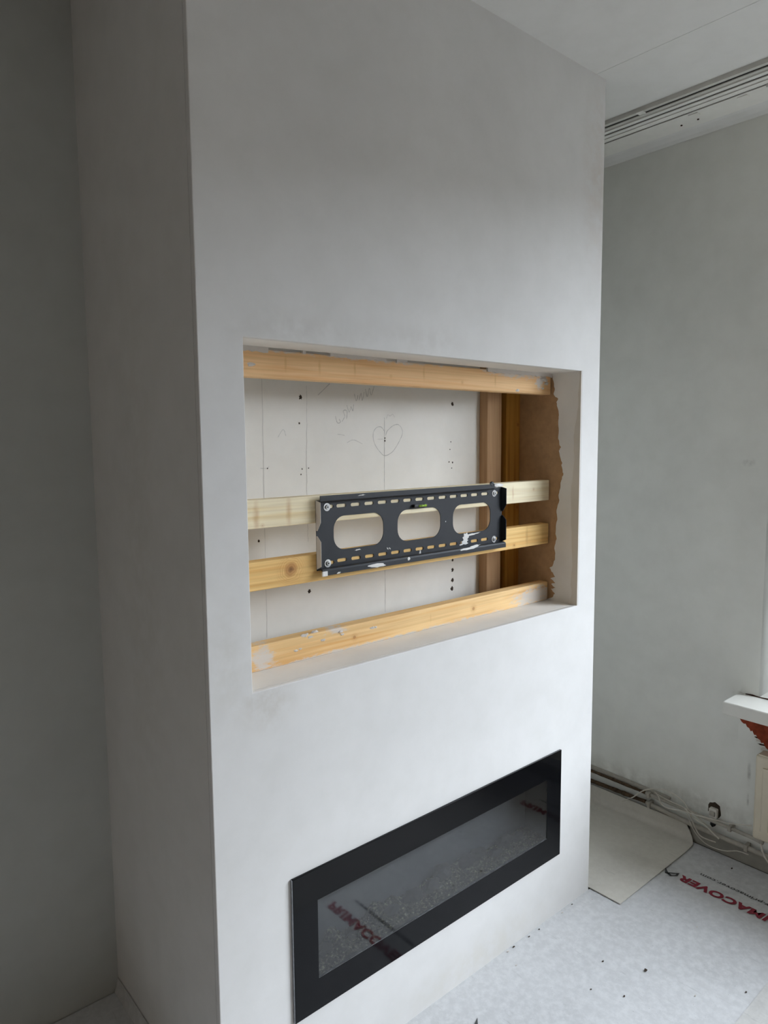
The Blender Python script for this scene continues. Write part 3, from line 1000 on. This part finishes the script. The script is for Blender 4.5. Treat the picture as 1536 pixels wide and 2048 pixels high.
sk = thing('wall_socket', (2.44, -.212, .15), 'loose white wall socket in a broken hole above the pipes', 'socket')
bm = blob(bmesh.new(), (WR - .0002, -.214, .190), ((0, -.030, 0), (0, 0, .036)), .16, 16, .002, 400)
for v in bm.verts:
    v.co.x = 2 * (WR - .0002) - v.co.x if v.co.x > WR else v.co.x
bmesh.ops.recalc_face_normals(bm, faces=bm.faces)
finish('broken_hole', bm, M['hole'], sk)
bm = bmesh.new()
prism(bm, rrect(-.233, -.196, .158, .204, .006), 0, WR - .024, WR - .003)
finish('socket_body', bm, M['socket'], sk, bevel=.002)
bm = abox(bmesh.new(), WR - .030, WR - .024, -.226, -.203, .170, .192)
finish('socket_insert', bm, M['pipe'], sk, bevel=.002)
bm = lump(bmesh.new(), (WR - .012, -.212, .128), .013, 402, (.8, 1, 1.3), .25, 2)
finish('terminal_block', bm, M['blackplastic'], sk)

# ------------------------------------------------------------------ radiator, sill, window
RX0, RX1, RY0, RY1, RZ0, RZ1 = 2.352, 2.425, -.418, -2.45, .178, .560
ra = thing('radiator', ((RX0 + RX1) / 2, (RY0 + RY1) / 2, RZ0), 'cream enamelled panel radiator below the window sill', 'radiator')
box('panel', RX0 + .008, RX1 - .02, RY1, RY0, RZ0, RZ1, M['radiator'], ra, bevel=.008)
nrib = 38
for k in range(nrib):
    ya = RY0 - .030 - k * (RY0 - RY1 - .06) / nrib
    bm = prism(bmesh.new(), [(RX0 + .009, ya), (RX0 + .001, ya - .008), (RX0 + .001, ya - .034), (RX0 + .009, ya - .042)], 2, RZ0 + .045, RZ1 - .05)
    finish('rib', bm, M['radiator'], ra)
box('top_grille', RX0 + .012, RX1 - .004, RY1 + .01, RY0 - .01, RZ1 - .001, RZ1 + .006, M['radiator'], ra, bevel=.002)
for y in (RY0 - .25, RY1 + .25):
    box('wall_bracket', RX1 - .022, WR - .001, y - .015, y + .015, .25, .50, M['radiator'], ra)
bm = bmesh.new()
tube(bm, [Vector((2.377, -.456, .200)), Vector((2.377, -.456, .182))], .013, 12)
finish('valve_nut', bm, M['pipe'], ra, smooth=False)

si = thing('window_sill', (2.45, -2.2, .726), 'white gloss-painted window sill jutting from the window wall', 'window sill')
box('sill_board', 2.285, 2.735, WY1 - .09, -.298, .728, .786, M['sill'], si, bevel=.007, seg=3)
bm = bmesh.new()
rnd = random.Random(8)
pts = [(-.330 - .03 * k, .7885 + rnd.uniform(0, .004)) for k in range(5)] + [(-.450 + .03 * k, .7865) for k in range(5)]
prism(bm, pts, 0, WR - .003, WR + .002)
finish('open_joint', bm, M['darkcrack'], si)

# peeled strip under the sill
pp = bmesh.new()
prism(pp, rect(-.64, -.306, .545, .7275), 0, WR - .0035, WR - .0002)
o = struct(finish('trim_1', pp, M['rightwall']), 'grey filler patch under the window sill')
low = [(-.312, .668), (-.320, .656), (-.330, .650), (-.338, .652), (-.344, .640), (-.354, .636), (-.360, .624), (-.368, .628), (-.376, .612), (-.384, .614), (-.392, .600), (-.402, .596), (-.408, .584), (-.416, .588),
       (-.426, .570), (-.440, .560), (-.46, .566), (-.50, .560), (-.56, .564), (-.62, .558)]
bm = prism(bmesh.new(), [(-.310, .7272)] + low + [(-.62, .7272)], 0, WR - .0065, WR - .0035)
finish('exposed_red_strip', bm, M['redbrown'], o)
for i, (y, z, a, b) in enumerate(((-.395, .590, .014, .005), (-.41, .576, .016, .004), (-.425, .562, .02, .005), (-.385, .602, .008, .003), (-.42, .552, .02, .004))):
    bm = blob(bmesh.new(), (WR - .0036, y, z), ((0, -a, 0), (0, 0, b)), .4, 12, .001, 420 + i)
    finish('torn_paint', bm, M['darkcrack'] if i % 2 else M['bead'], o)

wn = bpy.data.objects.new('window_1', None)
col.objects.link(wn)
wn.location = (2.765, (WY0 + WY1) / 2, WZ0)
struct(wn, 'white framed window in the window wall')
FW, FN = .07, .42                                     # frame width; near stile unseen, widened to hold back light on the breast
ML = [WY1 + (WY0 - WY1) * k / 3 for k in (1, 2)]      # two mullions, three lights
for q in ((WY1, WY0, WZ0 - .03, WZ0 + FW), (WY1, WY0, WZ1 - FW, WZ1), (WY1, WY1 + FW, WZ0 + FW, WZ1 - FW), (WY0 - FN, WY0, WZ0 + FW, WZ1 - FW)) + tuple(
        (y - .035, y + .035, WZ0 + FW, WZ1 - FW) for y in ML):
    box('window_frame', 2.74, 2.79, q[0], q[1], q[2], q[3], M['sill'], wn, bevel=.004)
for ya, yb_ in zip([WY1 + FW] + [y + .035 for y in ML], [y - .035 for y in ML] + [WY0 - FN]):
    box('pane', 2.763, 2.767, ya, yb_, WZ0 + FW, WZ1 - FW, M['windowpane'], wn)

# ------------------------------------------------------------------ curtain rails on the ceiling
def rail(name, label, prof_list, y0, y1):
    e = thing(name, ((prof_list[0][1][0][0] + prof_list[0][1][2][0]) / 2, (y0 + y1) / 2, ZC - .025), label, 'curtain rail', 'curtain rails along the ceiling')
    for nm, prof, mt in prof_list:
        bm = prism(bmesh.new(), prof, 1, y0, y1)
        finish(nm, bm, M[mt], e)
    return e


ZT = ZC
def cprofile(x0, x1, h, slot):
    """rail with a slot along its underside"""
    xm = (x0 + x1) / 2
    return [(x0, ZT), (x0, ZT - h), (xm - slot, ZT - h), (xm - slot, ZT - h + .004), (x0 + .004, ZT - h + .004), (x0 + .004, ZT - .003),
            (x1 - .004, ZT - .003), (x1 - .004, ZT - h + .004), (xm + slot, ZT - h + .004), (xm + slot, ZT - h), (x1, ZT - h), (x1, ZT)]


def slot_shade(x0, x1, h):
    return [(x0 + .005, ZT - .0035), (x0 + .005, ZT - h + .0065), (x1 - .005, ZT - h + .0065), (x1 - .005, ZT - .0035)]


M['slot_shade'] = plain('rail_slot_shade', (58, 54, 50), 0.8, 0.2, var=0.1)  # dark strip standing in for the shade deep inside each rail slot
ra1 = rail('curtain_rail', 'grey ceiling curtain rail farthest from the window wall', [('rail_profile', cprofile(2.045, 2.098, .018, .008), 'rail'), ('slot_shade', slot_shade(2.045, 2.098, .018), 'slot_shade')], YF + .05, D - .002)
ra2 = rail('curtain_rail', 'middle white ceiling curtain rail between two other rails', [('rail_profile', cprofile(2.114, 2.172, .017, .007), 'railwhite'), ('slot_shade', slot_shade(2.114, 2.172, .017), 'slot_shade')], YF + .05, D - .002)
ra3 = rail('curtain_rail', 'white ceiling curtain rail nearest the window wall', [('rail_profile', cprofile(2.184, 2.256, .016, .006), 'railwhite'), ('slot_shade', slot_shade(2.184, 2.256, .016), 'slot_shade')], YF + .05, D - .002)
for y in (-.10, -.30):
    box('rail_clip', 2.236, 2.262, y - .02, y + .02, ZC - .021, ZC - .0165, M['railwhite'], ra3, bevel=.001)
bm = bmesh.new()
tube(bm, [Vector((2.22, -.40, ZC - .018)), Vector((2.22, -.43, ZC - .026))], .008, 10)
finish('glider', bm, M['railwhite'], ra3, smooth=True)
box('rail_joint', 2.043, 2.075, .02, .05, ZC - .0195, ZC - .0185, M['railwhite'], ra1)
bm = prism(bmesh.new(), [(2.262, ZC), (2.262, ZC - .012), (2.37, ZC - .012), (2.37, ZC)], 1, YF + .05, D - .002)
tb = struct(finish('trim_2', bm, M['railwhite'], bevel=.001), 'flat white board on the ceiling beside the curtain rails')
for x, y in ((2.315, -.085), (2.318, -.010)):
    bm = bmesh.new()
    tube(bm, [Vector((x, y, ZC - .0118)), Vector((x, y, ZC - .0150))], .0045, 8)
    finish('board_screw', bm, M['darkcrack'], tb)
bm = prism(bmesh.new(), [(2.372, ZC), (2.374, ZC - .008), (2.40, ZC - .010), (2.43, ZC - .020), (WR - .001, ZC - .030), (WR - .001, ZC)], 1, YF + .05, D - .002)
struct(finish('trim_3', bm, M['ceiling']), 'shallow cove strip where ceiling meets window wall')

# ------------------------------------------------------------------ outside the window
M['paving'] = plain('street_paving', (58, 56, 55), 0.9, 0.1, var=0.1, scale=2)
M['facade'] = plain('street_brick', (62, 50, 44), 0.9, 0.1, var=0.1, scale=2)
struct(box('ground_outside', WR + .45, 40, -40, 40, -.6, -.5, M['paving']), 'paved street outside the window')
struct(box('wall_outside', 18, 19, -40, 40, -.5, 5.2, M['facade']), 'brick house fronts across the street')
